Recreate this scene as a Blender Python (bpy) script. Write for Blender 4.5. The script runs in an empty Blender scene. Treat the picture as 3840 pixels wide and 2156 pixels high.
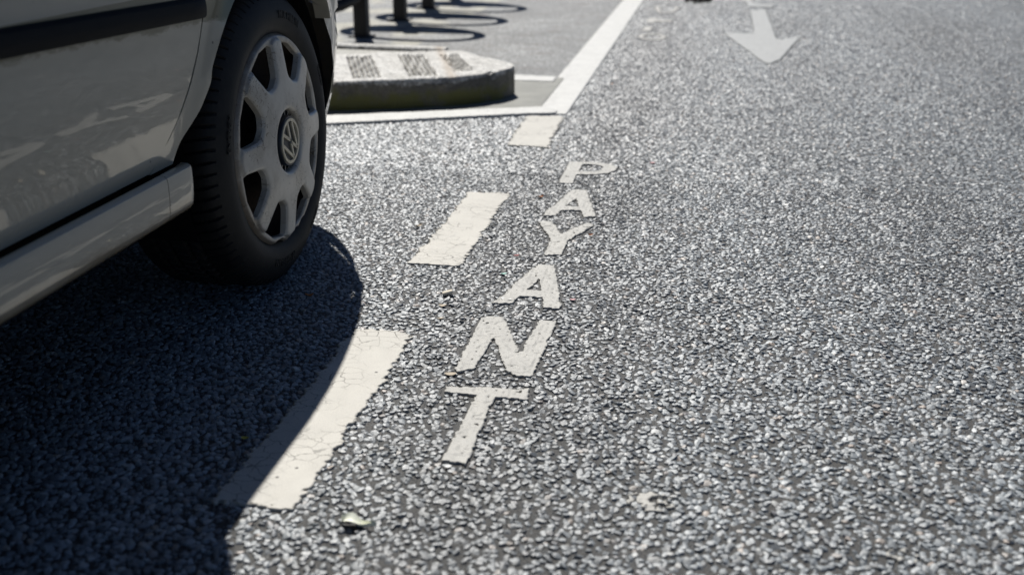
import bpy, math, random
import numpy as np
from mathutils import Vector, Matrix
R = math.radians
rng = np.random.default_rng(7)
random.seed(7)
scene = bpy.context.scene
col = scene.collection

# ------------------------------------------------------------------ camera, sky, sun, exposure
cam_d = bpy.data.cameras.new('camera'); cam = bpy.data.objects.new('camera', cam_d); col.objects.link(cam)
cam.location = (0, 0, 0.768)
cam.rotation_euler = (R(90 - 20.751), 0, R(10.523))
cam_d.lens = 37.73; cam_d.sensor_width = 36; cam_d.clip_start = 0.02; cam_d.clip_end = 2000
cam_d.dof.use_dof = True; cam_d.dof.focus_distance = 2.02; cam_d.dof.aperture_fstop = 3.5
scene.camera = cam
SUN = Vector((-0.30, 0.75, 1.0)).normalized()
w = bpy.data.worlds.new('World'); scene.world = w; w.use_nodes = True
nt = w.node_tree; bg = nt.nodes['Background']; sky = nt.nodes.new('ShaderNodeTexSky')
sky.sky_type = 'NISHITA'; sky.sun_disc = False
sky.sun_elevation = math.asin(SUN.z); sky.sun_rotation = math.atan2(SUN.x, SUN.y)
sky.air_density = 0.6; sky.dust_density = 0.3; sky.ozone_density = 5.0
nt.links.new(sky.outputs[0], bg.inputs[0]); bg.inputs[1].default_value = 0.05
sd = bpy.data.lights.new('sun', 'SUN'); so = bpy.data.objects.new('sun', sd); col.objects.link(so)
sd.energy = 5.0; sd.angle = R(0.5); sd.color = (1.0, 0.975, 0.93)
so.rotation_euler = SUN.to_track_quat('Z', 'Y').to_euler()
scene.view_settings.view_transform = 'Standard'; scene.view_settings.look = 'None'
scene.view_settings.gamma = 1; scene.view_settings.exposure = 0.0

# ------------------------------------------------------------------ helpers
def tag(o, label=None, cat=None, group=None, kind=None):
    if label: o['label'] = label
    if cat: o['category'] = cat
    if group: o['group'] = group
    if kind: o['kind'] = kind
    return o

def empty(name, loc=(0, 0, 0), parent=None):
    o = bpy.data.objects.new(name, None); col.objects.link(o); o.location = loc
    o.empty_display_size = 0.1
    if parent: o.parent = parent
    return o

def mesh(name, v, f, mat, parent=None, smooth=False, origin=(0, 0, 0)):
    """one mesh object; v are world coordinates minus origin"""
    me = bpy.data.meshes.new(name)
    me.from_pydata([tuple(map(float, p)) for p in v], [], [tuple(map(int, q)) for q in f])
    for m in (mat if isinstance(mat, (list, tuple)) else [mat]): me.materials.append(m)
    if smooth: me.shade_smooth()
    me.update()
    o = bpy.data.objects.new(name, me); col.objects.link(o); o.location = origin
    if parent: o.parent = parent
    return o

def quick_mesh(name, V, loops, starts, totals, mats, smooth=False):
    me = bpy.data.meshes.new(name)
    me.vertices.add(len(V)); me.vertices.foreach_set('co', np.ascontiguousarray(V, dtype=np.float32).ravel())
    me.loops.add(len(loops)); me.loops.foreach_set('vertex_index', np.ascontiguousarray(loops, dtype=np.int32))
    me.polygons.add(len(starts)); me.polygons.foreach_set('loop_start', np.ascontiguousarray(starts, dtype=np.int32))
    me.polygons.foreach_set('loop_total', np.ascontiguousarray(totals, dtype=np.int32))
    me.polygons.foreach_set('use_smooth', np.full(len(starts), smooth))
    me.update(calc_edges=True)
    for m in mats: me.materials.append(m)
    return me

class MB:
    """collects shapes for ONE mesh"""
    def __init__(s): s.v = []; s.f = []; s.mi = []
    def add(s, v, f, mi=0):
        n = len(s.v); s.v += [tuple(map(float, p)) for p in v]; s.f += [tuple(int(i) + n for i in q) for q in f]
        s.mi += [mi] * len(f)
    def box(s, x0, x1, y0, y1, z0, z1, b=0.0, mi=0):
        if b <= 0:
            v = [(x, y, z) for z in (z0, z1) for y in (y0, y1) for x in (x0, x1)]
            s.add(v, [(0, 2, 3, 1), (4, 5, 7, 6), (0, 1, 5, 4), (2, 6, 7, 3), (0, 4, 6, 2), (1, 3, 7, 5)], mi)
            return
        rings = []
        for z, k in ((z0, b), (z0 + b, 0), (z1 - b, 0), (z1, b)):
            rings.append([(x0 + k + b, y0 + k, z), (x1 - k - b, y0 + k, z), (x1 - k, y0 + k + b, z), (x1 - k, y1 - k - b, z),
                          (x1 - k - b, y1 - k, z), (x0 + k + b, y1 - k, z), (x0 + k, y1 - k - b, z), (x0 + k, y0 + k + b, z)])
        s.loft(rings, closed=True, caps=True, mi=mi)
    def loft(s, rings, closed=False, caps=False, mi=0):
        n = len(rings[0]); v = [p for r in rings for p in r]; f = []
        for i in range(len(rings) - 1):
            for j in range(n if closed else n - 1):
                k = (j + 1) % n
                f.append((i * n + j, i * n + k, (i + 1) * n + k, (i + 1) * n + j))
        if caps:
            f.append(tuple(range(n))[::-1]); f.append(tuple((len(rings) - 1) * n + j for j in range(n)))
        s.add(v, f, mi)
    def tube(s, pts, r, n=10, closed=False, mi=0):
        P = [Vector(p) for p in pts]; rings = []
        for i, p in enumerate(P):
            a = P[i - 1] if (i or closed) else p; c = P[(i + 1) % len(P)] if (closed or i < len(P) - 1) else p
            t = (c - a).normalized(); up = Vector((0, 0, 1)) if abs(t.z) < .9 else Vector((0, 1, 0))
            u = t.cross(up).normalized(); w_ = u.cross(t)
            rings.append([p + r * (math.cos(2 * math.pi * k / n) * u + math.sin(2 * math.pi * k / n) * w_) for k in range(n)])
        if closed: rings.append(rings[0])
        s.loft(rings, closed=True, caps=not closed, mi=mi)
    def build(s, name, mats, parent=None, smooth=False, origin=(0, 0, 0)):
        o = mesh(name, s.v, s.f, mats, parent, smooth, origin)
        o.data.polygons.foreach_set('material_index', s.mi)
        return o

def auto_smooth(o, ang=35):
    me = o.data; me.shade_smooth()
    me.set_sharp_from_angle(angle=R(ang))

# value noise for shaping meshes
_lat = rng.random((256, 256))
def vnoise(x, y, s, seed=0):
    x = np.asarray(x) / s + seed * 17.31; y = np.asarray(y) / s + seed * 9.77
    xi = np.floor(x).astype(int); yi = np.floor(y).astype(int); fx = x - xi; fy = y - yi
    fx = fx * fx * (3 - 2 * fx); fy = fy * fy * (3 - 2 * fy)
    g = lambda i, j: _lat[i % 256, j % 256]
    return (g(xi, yi) * (1 - fx) + g(xi + 1, yi) * fx) * (1 - fy) + (g(xi, yi + 1) * (1 - fx) + g(xi + 1, yi + 1) * fx) * fy - .5

def in_poly(x, y, P):
    r = np.zeros(np.shape(x), bool); n = len(P)
    for i in range(n):
        x0, y0 = P[i]; x1, y1 = P[(i + 1) % n]
        c = ((y0 > y) != (y1 > y)); xx = (x1 - x0) * (y - y0) / ((y1 - y0) if y1 != y0 else 1e-9) + x0
        r ^= c & (x < xx)
    return r

# ------------------------------------------------------------------ materials
class NB:
    def __init__(s, name):
        s.m = bpy.data.materials.new(name); s.m.use_nodes = True; s.t = s.m.node_tree; s.n = s.t.nodes
        s.p = s.n['Principled BSDF']
    def new(s, t, **k):
        a = s.n.new(t)
        for q, v in k.items():
            if q.startswith('i_'):
                key = q[2:]; key = int(key) if key.isdigit() else key
                a.inputs[key].default_value = v
            else: setattr(a, q, v)
        return a
    def link(s, a, b): s.t.links.new(a, b)
    def coord(s, kind='Object'):
        return s.new('ShaderNodeTexCoord').outputs[kind]
    def noise(s, scale, detail=4, rough=.55, vec=None, dist=0.0):
        a = s.new('ShaderNodeTexNoise', i_Scale=scale, i_Detail=detail, i_Roughness=rough, i_Distortion=dist)
        if vec is not None: s.link(vec, a.inputs['Vector'])
        return a.outputs['Fac']
    def ramp(s, fac, stops, interp='LINEAR'):
        a = s.new('ShaderNodeValToRGB'); e = a.color_ramp.elements; a.color_ramp.interpolation = interp
        while len(e) < len(stops): e.new(0.5)
        for i, (p, c) in enumerate(stops):
            e[i].position = p; e[i].color = (c, c, c, 1) if not isinstance(c, tuple) else (*c, 1)
        s.link(fac, a.inputs[0]); return a.outputs[0]
    def mix(s, fac, a, b, mode='MIX'):
        m = s.new('ShaderNodeMix', data_type='RGBA', blend_type=mode)
        for k, v in ((0, fac), (6, a), (7, b)):
            if isinstance(v, (int, float)): m.inputs[k].default_value = v if k == 0 else (v, v, v, 1)
            elif isinstance(v, tuple): m.inputs[k].default_value = (*v, 1)
            else: s.link(v, m.inputs[k])
        return m.outputs[2]
    def math(s, op, a, b=0.0):
        m = s.new('ShaderNodeMath', operation=op)
        for k, v in ((0, a), (1, b)):
            if isinstance(v, (int, float)): m.inputs[k].default_value = v
            else: s.link(v, m.inputs[k])
        return m.outputs[0]
    def bump(s, h, strength=.5, dist=.002):
        b = s.new('ShaderNodeBump', i_Strength=strength, i_Distance=dist); s.link(h, b.inputs['Height'])
        s.link(b.outputs[0], s.p.inputs['Normal']); return b
    def color(s, c):
        if isinstance(c, tuple): s.p.inputs['Base Color'].default_value = (*c, 1)
        else: s.link(c, s.p.inputs['Base Color'])
    def rough(s, c):
        if isinstance(c, (int, float)): s.p.inputs['Roughness'].default_value = c
        else: s.link(c, s.p.inputs['Roughness'])

def simple(name, c, rough=.5, spec=.5, metal=0, bump=None, var=0.15, scale=20):
    b = NB(name); v = b.noise(scale, 5)
    b.color(b.mix(b.ramp(v, [(.3, 0.0), (.7, 1.0)]), tuple(x * (1 - var) for x in c), tuple(x * (1 + var) for x in c)))
    b.rough(rough); b.p.inputs['Specular IOR Level'].default_value = spec; b.p.inputs['Metallic'].default_value = metal
    if bump: b.bump(b.noise(bump[0], 4), bump[1], bump[2])
    return b.m

# large, slow change of tone across the road, shared by binder and chippings
def road_tone(b):
    pos = b.new('ShaderNodeNewGeometry').outputs['Position']
    mp = b.new('ShaderNodeMapping'); mp.inputs['Scale'].default_value = (1.6, .45, 1); b.link(pos, mp.inputs[0])
    n1 = b.ramp(b.noise(1.3, 5, .6, mp.outputs[0]), [(.3, .66), (.7, 1.28)])
    sx = b.new('ShaderNodeSeparateXYZ'); b.link(pos, sx.inputs[0])
    # dirty, oil darkened band beside the parking line
    d = b.math('ABSOLUTE', b.math('ADD', sx.outputs[0], .33))
    d = b.math('ADD', d, b.math('MULTIPLY', b.noise(3, 4, .6, pos), .25))
    band = b.ramp(d, [(.12, .50), (.42, 1.0)])
    return b.math('MULTIPLY', n1, band), pos

def mat_chip():
    b = NB('stone_chippings'); tone, pos = road_tone(b)
    g = b.new('ShaderNodeNewGeometry').outputs['Random Per Island']
    c = b.ramp(g, [(0, (.075, .088, .098)), (.25, (.14, .160, .175)), (.5, (.20, .228, .246)), (.75, (.28, .310, .328)), (.9, (.38, .405, .412)),
                   (.955, (.44, .44, .42)), (.975, (.38, .29, .22)), (.99, (.16, .16, .17))])
    c = b.mix(b.ramp(b.noise(900, 3, .6, pos), [(.35, .0), (.75, .45)]), c, (.05, .05, .052))
    c = b.mix(1.0, c, tone, 'MULTIPLY')
    b.color(c); b.rough(b.ramp(b.noise(500, 2, .5, pos), [(.3, .48), (.7, .66)])); b.p.inputs['Specular IOR Level'].default_value = .5; b.p.inputs['IOR'].default_value = 2.15
    b.bump(b.noise(1100, 3, .6, pos), .35, .0008)
    return b.m

def mat_binder():
    b = NB('bitumen'); tone, pos = road_tone(b)
    c = b.ramp(b.noise(260, 6, .65, pos), [(.3, (.018, .0175, .016)), (.6, (.050, .046, .041)), (.8, (.11, .10, .088))])
    # beyond the modelled chippings: the same stones as a cell pattern
    vor = b.new('ShaderNodeTexVoronoi', i_Scale=95.0); vor.inputs['Randomness'].default_value = 1; b.link(pos, vor.inputs['Vector'])
    cell = b.ramp(vor.outputs['Distance'], [(.25, 1.0), (.55, 0.0)])
    sp = b.new('ShaderNodeSeparateColor'); b.link(vor.outputs['Color'], sp.inputs[0])
    st = b.ramp(sp.outputs[0], [(0, (.16, .17, .175)), (.5, (.26, .27, .28)), (1, (.40, .41, .41))])
    far = b.mix(cell, (.12, .12, .12), st)
    sx = b.new('ShaderNodeSeparateXYZ'); b.link(pos, sx.inputs[0])
    yy = b.math('ADD', sx.outputs[1], b.math('MULTIPLY', b.noise(40, 3, .6, pos), .5))
    ff = b.new('ShaderNodeMapRange'); ff.inputs[1].default_value = 8.5; ff.inputs[2].default_value = 8.9
    b.link(yy, ff.inputs[0])
    c = b.mix(ff.outputs[0], c, far); c = b.mix(1.0, c, tone, 'MULTIPLY')
    b.color(c); b.rough(b.ramp(b.noise(300, 3, .5, pos), [(.3, .5), (.7, .7)]))
    h = b.math('ADD', b.noise(420, 5, .7, pos), b.math('MULTIPLY', b.math('MULTIPLY', cell, ff.outputs[0]), 3.0))
    b.bump(h, .8, .0015)
    return b.m

def mat_fine_asphalt():
    b = NB('fine_asphalt'); pos = b.new('ShaderNodeNewGeometry').outputs['Position']
    vor = b.new('ShaderNodeTexVoronoi', i_Scale=75.0); b.link(pos, vor.inputs['Vector'])
    sp = b.new('ShaderNodeSeparateColor'); b.link(vor.outputs['Color'], sp.inputs[0])
    c = b.ramp(sp.outputs[0], [(0, (.17, .172, .17)), (.5, (.30, .305, .30)), (1, (.48, .48, .465))])
    c = b.mix(b.ramp(vor.outputs['Distance'], [(.3, 0.0), (.6, 1.0)]), c, (.12, .12, .115))
    big = b.ramp(b.noise(1.6, 7, .7, pos), [(.35, .62), (.62, 1.2)])
    c = b.mix(1.0, c, big, 'MULTIPLY')
    pn = b.ramp(b.noise(2.6, 4, .6, pos), [(.47, 0.0), (.53, 1.0)]); sp3 = b.new('ShaderNodeSeparateXYZ'); b.link(pos, sp3.inputs[0])
    pn = b.math('MULTIPLY', pn, b.math('LESS_THAN', sp3.outputs[0], -1.45)); c = b.mix(b.math('MULTIPLY', pn, .55), c, (.50, .47, .36))
    # reddish brown leaf mush swept into streaks
    mp = b.new('ShaderNodeMapping'); mp.inputs['Scale'].default_value = (1, 2.2, 1); mp.inputs['Rotation'].default_value = (0, 0, .3); b.link(pos, mp.inputs[0])
    mush = b.ramp(b.noise(5.5, 6, .7, mp.outputs[0]), [(.555, 0.0), (.64, .7)])
    c = b.mix(mush, c, (.10, .065, .05))
    b.color(c); b.rough(.62); b.bump(vor.outputs['Distance'], .6, .002)
    return b.m

def mat_paint(name, base, grit, crack, wear):
    b = NB(name); pos = b.new('ShaderNodeNewGeometry').outputs['Position']
    c = b.mix(b.ramp(b.noise(14, 6, .65, pos), [(.35, 0.0), (.7, .6)]), base, tuple(x * .80 for x in base))
    c = b.mix(b.ramp(b.noise(700, 3, .6, pos), [(.42, 0.0), (.68, grit)]), c, (.20, .19, .175))
    h = b.noise(500, 4, .6, pos)
    if crack:
        wv = b.new('ShaderNodeVectorMath', operation='ADD'); nz = b.new('ShaderNodeTexNoise', i_Scale=45.0, i_Detail=4.0)
        b.link(pos, nz.inputs['Vector']); sc = b.new('ShaderNodeVectorMath', operation='SCALE'); sc.inputs['Scale'].default_value = .022
        b.link(nz.outputs['Color'], sc.inputs[0]); b.link(pos, wv.inputs[0]); b.link(sc.outputs[0], wv.inputs[1])
        mp = b.new('ShaderNodeMapping'); mp.inputs['Scale'].default_value = (.75, 1.25, .2); b.link(wv.outputs[0], mp.inputs[0])
        v1 = b.new('ShaderNodeTexVoronoi', feature='DISTANCE_TO_EDGE', i_Scale=38.0); b.link(mp.outputs[0], v1.inputs['Vector'])
        gate = b.ramp(b.noise(9, 3, .5, pos), [(.42, 0.0), (.58, 1.0)])
        k = b.math('MULTIPLY', b.ramp(v1.outputs['Distance'], [(.008, 1.0), (.024, 0.0)]), gate)
        c = b.mix(b.math('MULTIPLY', k, crack), c, (.13, .12, .105)); h = b.math('SUBTRACT', h, b.math('MULTIPLY', k, 1.0))
    # small dark chips knocked out of the paint
    v2 = b.new('ShaderNodeTexVoronoi', i_Scale=60.0); b.link(pos, v2.inputs['Vector'])
    s2 = b.new('ShaderNodeSeparateColor'); b.link(v2.outputs['Color'], s2.inputs[0])
    spot = b.math('MULTIPLY', b.ramp(v2.outputs['Distance'], [(.12, 1.0), (.2, 0.0)]), b.math('GREATER_THAN', s2.outputs[0], .93))
    c = b.mix(b.math('MULTIPLY', spot, .9), c, (.05, .045, .04))
    if wear:
        c = b.mix(b.ramp(b.noise(38, 5, .7, pos), [(.50, 0.0), (.72, wear)]), c, (.13, .125, .12))
    b.color(c); b.rough(.55); b.p.inputs['Specular IOR Level'].default_value = .4
    b.bump(h, .5, .0012)
    return b.m

def mat_concrete(name, base, moss):
    b = NB(name); pos = b.new('ShaderNodeNewGeometry').outputs['Position']
    vor = b.new('ShaderNodeTexVoronoi', i_Scale=130.0); b.link(pos, vor.inputs['Vector'])
    sp = b.new('ShaderNodeSeparateColor'); b.link(vor.outputs['Color'], sp.inputs[0])
    c = b.ramp(sp.outputs[0], [(0, tuple(x * .5 for x in base)), (.45, base), (1, tuple(min(1, x * 1.5) for x in base))])
    c = b.mix(b.ramp(b.noise(7, 6, .7, pos), [(.4, 0.0), (.75, .6)]), c, (base[0] * .55, base[1] * .52, base[2] * .46))
    if moss:
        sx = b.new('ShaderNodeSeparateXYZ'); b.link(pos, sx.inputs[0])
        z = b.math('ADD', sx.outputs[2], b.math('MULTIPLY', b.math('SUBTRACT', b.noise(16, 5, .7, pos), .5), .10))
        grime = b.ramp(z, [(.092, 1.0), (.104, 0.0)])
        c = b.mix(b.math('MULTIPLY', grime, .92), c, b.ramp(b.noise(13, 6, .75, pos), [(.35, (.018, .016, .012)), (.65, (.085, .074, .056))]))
        m = b.math('MULTIPLY', b.ramp(z, [(.045, 1.0), (.075, 0.0)]), b.ramp(b.noise(9, 4, .6, pos), [(.36, 0.0), (.52, 1.0)]))
        c = b.mix(b.math('MULTIPLY', m, .9), c, (.095, .095, .008))
        # rust coloured stain across the joint
        d = b.math('ABSOLUTE', b.math('ADD', b.math('ADD', sx.outputs[0], b.math('MULTIPLY', sx.outputs[1], .32)), -.285))
        d = b.math('ADD', d, b.math('MULTIPLY', b.noise(22, 4, .6, pos), .05))
        up = b.math('GREATER_THAN', sx.outputs[2], .1)
        c = b.mix(b.math('MULTIPLY', b.ramp(d, [(.025, .6), (.055, 0.0)]), up), c, (.36, .26, .16))
    b.color(c); b.rough(.5); b.bump(b.math('ADD', vor.outputs['Distance'], b.noise(300, 4, .6, pos)), .6, .002)
    return b.m

def mat_car_paint():
    b = NB('car_paint'); pos = b.new('ShaderNodeNewGeometry').outputs['Position']
    sx = b.new('ShaderNodeSeparateXYZ'); b.link(pos, sx.inputs[0])
    base = (.42, .38, .30)
    c = b.mix(b.ramp(b.noise(5, 6, .65, pos), [(.4, 0.0), (.75, .35)]), base, (.38, .36, .29))
    mp = b.new('ShaderNodeMapping'); mp.inputs['Scale'].default_value = (1, .35, 1); b.link(pos, mp.inputs[0])
    z = b.math('ADD', sx.outputs[2], b.math('MULTIPLY', b.math('SUBTRACT', b.noise(30, 5, .7, mp.outputs[0]), .5), .035))
    c = b.mix(b.ramp(z, [(.268, .85), (.290, 0.0)]), c, (.16, .12, .065))        # road dirt along the sill's lower edge
    # algae line under the rub strip
    zz = b.math('ADD', z, b.math('MULTIPLY', sx.outputs[1], .026))
    alg = b.math('MULTIPLY', b.ramp(zz, [(.5935, 0.0), (.5985, .9)]), b.math('LESS_THAN', sx.outputs[2], .61))
    c = b.mix(alg, c, (.10, .09, .03))
    # fly specks
    v2 = b.new('ShaderNodeTexVoronoi', i_Scale=26.0); b.link(pos, v2.inputs['Vector'])
    s2 = b.new('ShaderNodeSeparateColor'); b.link(v2.outputs['Color'], s2.inputs[0])
    spot = b.math('MULTIPLY', b.ramp(v2.outputs['Distance'], [(.035, 1.0), (.07, 0.0)]), b.math('GREATER_THAN', s2.outputs[0], .72))
    c = b.mix(b.math('MULTIPLY', spot, .8), c, (.06, .05, .04))
    b.color(c); b.rough(.5)
    b.p.inputs['Coat Weight'].default_value = 1.0; b.p.inputs['Coat Roughness'].default_value = .035; b.p.inputs['Coat IOR'].default_value = 1.5
    nb = b.new('ShaderNodeBump', i_Strength=.10, i_Distance=.0006); b.link(b.noise(60, 3, .5, pos), nb.inputs['Height'])
    b.link(nb.outputs[0], b.p.inputs['Coat Normal'])
    return b.m

def mat_hubcap():
    b = NB('silver_plastic'); oc = b.coord('Object')
    base = (.56, .515, .44)
    c = b.mix(b.ramp(b.noise(14, 6, .65, oc), [(.42, 0.0), (.70, .65)]), base, (.27, .22, .155))
    # scuffs: thin wandering hair lines in a few patches
    gate = b.ramp(b.noise(13, 2, .5, oc), [(.49, 0.0), (.55, 1.0)])
    wv = b.new('ShaderNodeTexNoise', i_Scale=38.0, i_Detail=3.0, i_Distortion=1.2); b.link(oc, wv.inputs['Vector'])
    line = b.math('ABSOLUTE', b.math('SUBTRACT', wv.outputs['Fac'], .5))
    k = b.math('MULTIPLY', b.ramp(line, [(.005, 1.0), (.013, 0.0)]), gate)
    c = b.mix(b.math('MULTIPLY', k, .85), c, (.10, .075, .055))
    v2 = b.new('ShaderNodeTexVoronoi', i_Scale=110.0); b.link(oc, v2.inputs['Vector'])
    s2 = b.new('ShaderNodeSeparateColor'); b.link(v2.outputs['Color'], s2.inputs[0])
    spot = b.math('MULTIPLY', b.ramp(v2.outputs['Distance'], [(.10, 1.0), (.2, 0.0)]), b.math('GREATER_THAN', s2.outputs[0], .8))
    c = b.mix(b.math('MULTIPLY', spot, .7), c, (.10, .07, .05))
    # grime packed against the outer ring
    ln = b.new('ShaderNodeVectorMath', operation='LENGTH'); mp = b.new('ShaderNodeMapping'); mp.inputs['Scale'].default_value = (0, 1, 1)
    b.link(oc, mp.inputs[0]); b.link(mp.outputs[0], ln.inputs[0])
    rr = b.math('ADD', ln.outputs['Value'], b.math('MULTIPLY', b.math('SUBTRACT', b.noise(30, 5, .7, oc), .5), .03))
    c = b.mix(b.ramp(rr, [(.188, 0.0), (.204, .7)]), c, (.17, .12, .075))
    b.color(c); b.rough(.38); b.p.inputs['Metallic'].default_value = 0
    b.p.inputs['Coat Weight'].default_value = .4; b.p.inputs['Coat Roughness'].default_value = .2
    b.bump(b.noise(300, 3, .5, oc), .12, .0005)
    return b.m

def mat_rubber():
    b = NB('tyre_rubber'); oc = b.coord('Object')
    c = b.mix(b.ramp(b.noise(18, 6, .7, oc), [(.4, 0.0), (.75, 1.0)]), (.009, .0088, .0085), (.024, .021, .018))
    b.color(c); b.rough(.62); b.p.inputs['Specular IOR Level'].default_value = .35
    b.bump(b.noise(400, 4, .6, oc), .3, .0008)
    return b.m

M = dict(
    chip=mat_chip(), binder=mat_binder(), fine=mat_fine_asphalt(),
    dash=mat_paint('old_road_paint', (.65, .62, .55), .40, .8, 0),
    line=mat_paint('fresh_road_paint', (.73, .72, .68), .22, .25, .22),
    letter=mat_paint('thin_road_paint', (.56, .545, .50), .55, 0, .14),
    faded=mat_paint('faded_road_paint', (.62, .60, .55), .5, 0, .5),
    arrow=mat_paint('arrow_paint', (.50, .505, .49), .35, 0, .40),
    conc=mat_concrete('exposed_aggregate', (.50, .485, .45), True), conc2=mat_concrete('infill_concrete', (.34, .33, .29), False),
    paint=mat_car_paint(), hub=mat_hubcap(), rubber=mat_rubber(),
    trim=simple('black_trim', (.006, .0065, .008), .65, .15, bump=(500, .2, .0005)),
    under=simple('underseal', (.008, .008, .008), .9, .1),
    steel=simple('rusty_steel', (.030, .018, .012), .8, .3, scale=40, var=.5),
    navy=simple('emblem_blue', (.010, .014, .022), .35, .5),
    chrome=simple('dull_chrome', (.66, .59, .45), .38, .5, .35, var=.3, scale=120),
    glass=simple('car_glass', (.02, .025, .025), .03, .8), mirror=simple('mirror_silver', (.7, .7, .7), .03, .5, 1),
    lamp=simple('lamp_glass', (.55, .56, .56), .08, .8), amber=simple('amber_lens', (.6, .2, .02), .2, .6),
    post=simple('black_post_paint', (.022, .019, .017), .5, .5, bump=(60, .2, .001)),
)

# ------------------------------------------------------------------ ground
def sheet(name, poly, z, mat, kind='structure', **k):
    o = mesh(name, [(x, y, z) for x, y in poly], [tuple(range(len(poly)))], mat); tag(o, kind=kind, **k); return o
sheet('road', [(-300, -300), (300, -300), (300, 300), (-300, 300)], 0.0, M['binder'])

# footprint of the kerb island: front curve and back curve over x
FX = [-3.05, -2.2, -1.6, -1.33, -1.094, -.93, -.83, -.775, -.748, -.737]
FY = [3.02, 3.29, 3.495, 3.58, 3.66, 3.742, 3.82, 3.89, 3.95, 4.00]
BX = [-3.05, -2.2, -1.615, -1.158, -1.09, -.912, -.80, -.76, -.737]
BY = [4.62, 4.55, 4.50, 4.47, 4.455, 4.235, 4.14, 4.08, 4.02]
def in_island(x, y, m=0.0):
    return (x > -3.05) & (x < -.737 + m) & (y > np.interp(x, FX, FY) - m) & (y < np.interp(x, BX, BY) + m)
# finer asphalt behind and beside the island, and the old grey paint of the parking corner
PAVE = [(-9, 4.40), (-.63, 4.40), (-.63, 9.5), (-1.2, 30), (-9, 30)]
sheet('pavement', PAVE, 0.004, M['fine'])
CORNER = [(-3.2, 2.62), (-1.15, 3.50), (-.60, 3.74), (-.60, 4.41), (-3.2, 4.41)]
b_ = NB('grey_filler'); pos_ = b_.new('ShaderNodeNewGeometry').outputs['Position']
c_ = b_.mix(b_.ramp(b_.noise(9, 6, .65, pos_), [(.35, 0.0), (.7, 1.0)]), (.27, .265, .23), (.18, .18, .155))
c_ = b_.mix(b_.ramp(b_.noise(400, 3, .6, pos_), [(.45, 0.0), (.7, .5)]), c_, (.08, .08, .07))
b_.color(c_); b_.rough(.6); b_.bump(b_.noise(250, 4, .6, pos_), .4, .0015)
sheet('painted_pavement', CORNER, 0.0075, b_.m)

# ------------------------------------------------------------------ road markings (shapes in metres on the road)
def rect(x0, x1, y0, y1): return [(x0, y0), (x1, y0), (x1, y1), (x0, y1)]
def bar(p, q, w_):
    p = np.array(p); q = np.array(q); d = (q - p) / np.linalg.norm(q - p); n = np.array([-d[1], d[0]]) * w_ / 2
    return [tuple(p - n), tuple(q - n), tuple(q + n), tuple(p + n)]
# outlines of the painted letters, and the counters of P and A (metres on the road)
LETTERS = [
    ('P', 2.79, 3.034, [(-0.392, 3.030), (-0.358, 3.031), (-0.309, 3.034), (-0.270, 3.016), (-0.250, 2.990), (-0.250, 2.958), (-0.268, 2.922), (-0.306, 2.897), (-0.330, 2.894), (-0.354, 2.894), (-0.352, 2.793), (-0.390, 2.790)],
     [(-0.352, 3.004), (-0.335, 3.008), (-0.307, 3.006), (-0.288, 2.990), (-0.291, 2.948), (-0.312, 2.926), (-0.333, 2.924), (-0.352, 2.924)]),
    ('A', 2.48, 2.739, [(-0.346, 2.728), (-0.33, 2.739), (-0.307, 2.728), (-0.255, 2.502), (-0.285, 2.493), (-0.3, 2.547), (-0.346, 2.538), (-0.355, 2.495), (-0.385, 2.48), (-0.382, 2.522), (-0.366, 2.604)],
     [(-0.325, 2.648), (-0.308, 2.578), (-0.34, 2.576)]),
    ('Y', 2.194, 2.443, [(-0.383, 2.425), (-0.378, 2.438), (-0.354, 2.44), (-0.324, 2.357), (-0.319, 2.347), (-0.273, 2.443), (-0.254, 2.431), (-0.259, 2.413), (-0.299, 2.306), (-0.3, 2.201), (-0.335, 2.194), (-0.338, 2.299), (-0.34, 2.31)],
     None),
    ('A', 1.889, 2.13, [(-0.339, 2.129), (-0.303, 2.13), (-0.257, 1.9), (-0.261, 1.889), (-0.289, 1.889), (-0.299, 1.94), (-0.345, 1.939), (-0.354, 1.896), (-0.391, 1.892), (-0.379, 1.932), (-0.361, 2.036)],
     [(-0.322, 2.049), (-0.308, 1.977), (-0.338, 1.973)]),
    ('N', 1.579, 1.824, [(-0.395, 1.81), (-0.386, 1.824), (-0.355, 1.822), (-0.342, 1.795), (-0.3, 1.677), (-0.296, 1.677), (-0.288, 1.821), (-0.256, 1.824), (-0.256, 1.759), (-0.261, 1.582), (-0.284, 1.58), (-0.306, 1.599), (-0.352, 1.724), (-0.356, 1.727), (-0.359, 1.6), (-0.384, 1.579), (-0.391, 1.589), (-0.393, 1.659), (-0.394, 1.746)],
     None),
    ('T', 1.287, 1.534, [(-0.391, 1.524), (-0.258, 1.534), (-0.253, 1.5), (-0.306, 1.496), (-0.306, 1.287), (-0.34, 1.288), (-0.336, 1.5), (-0.388, 1.501)],
     None),
]
def letter_mask(polys):
    def f(x, y):
        m = np.zeros(np.shape(x), bool)
        for p in polys: m |= in_poly(x, y, p)
        return m
    return f

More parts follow.
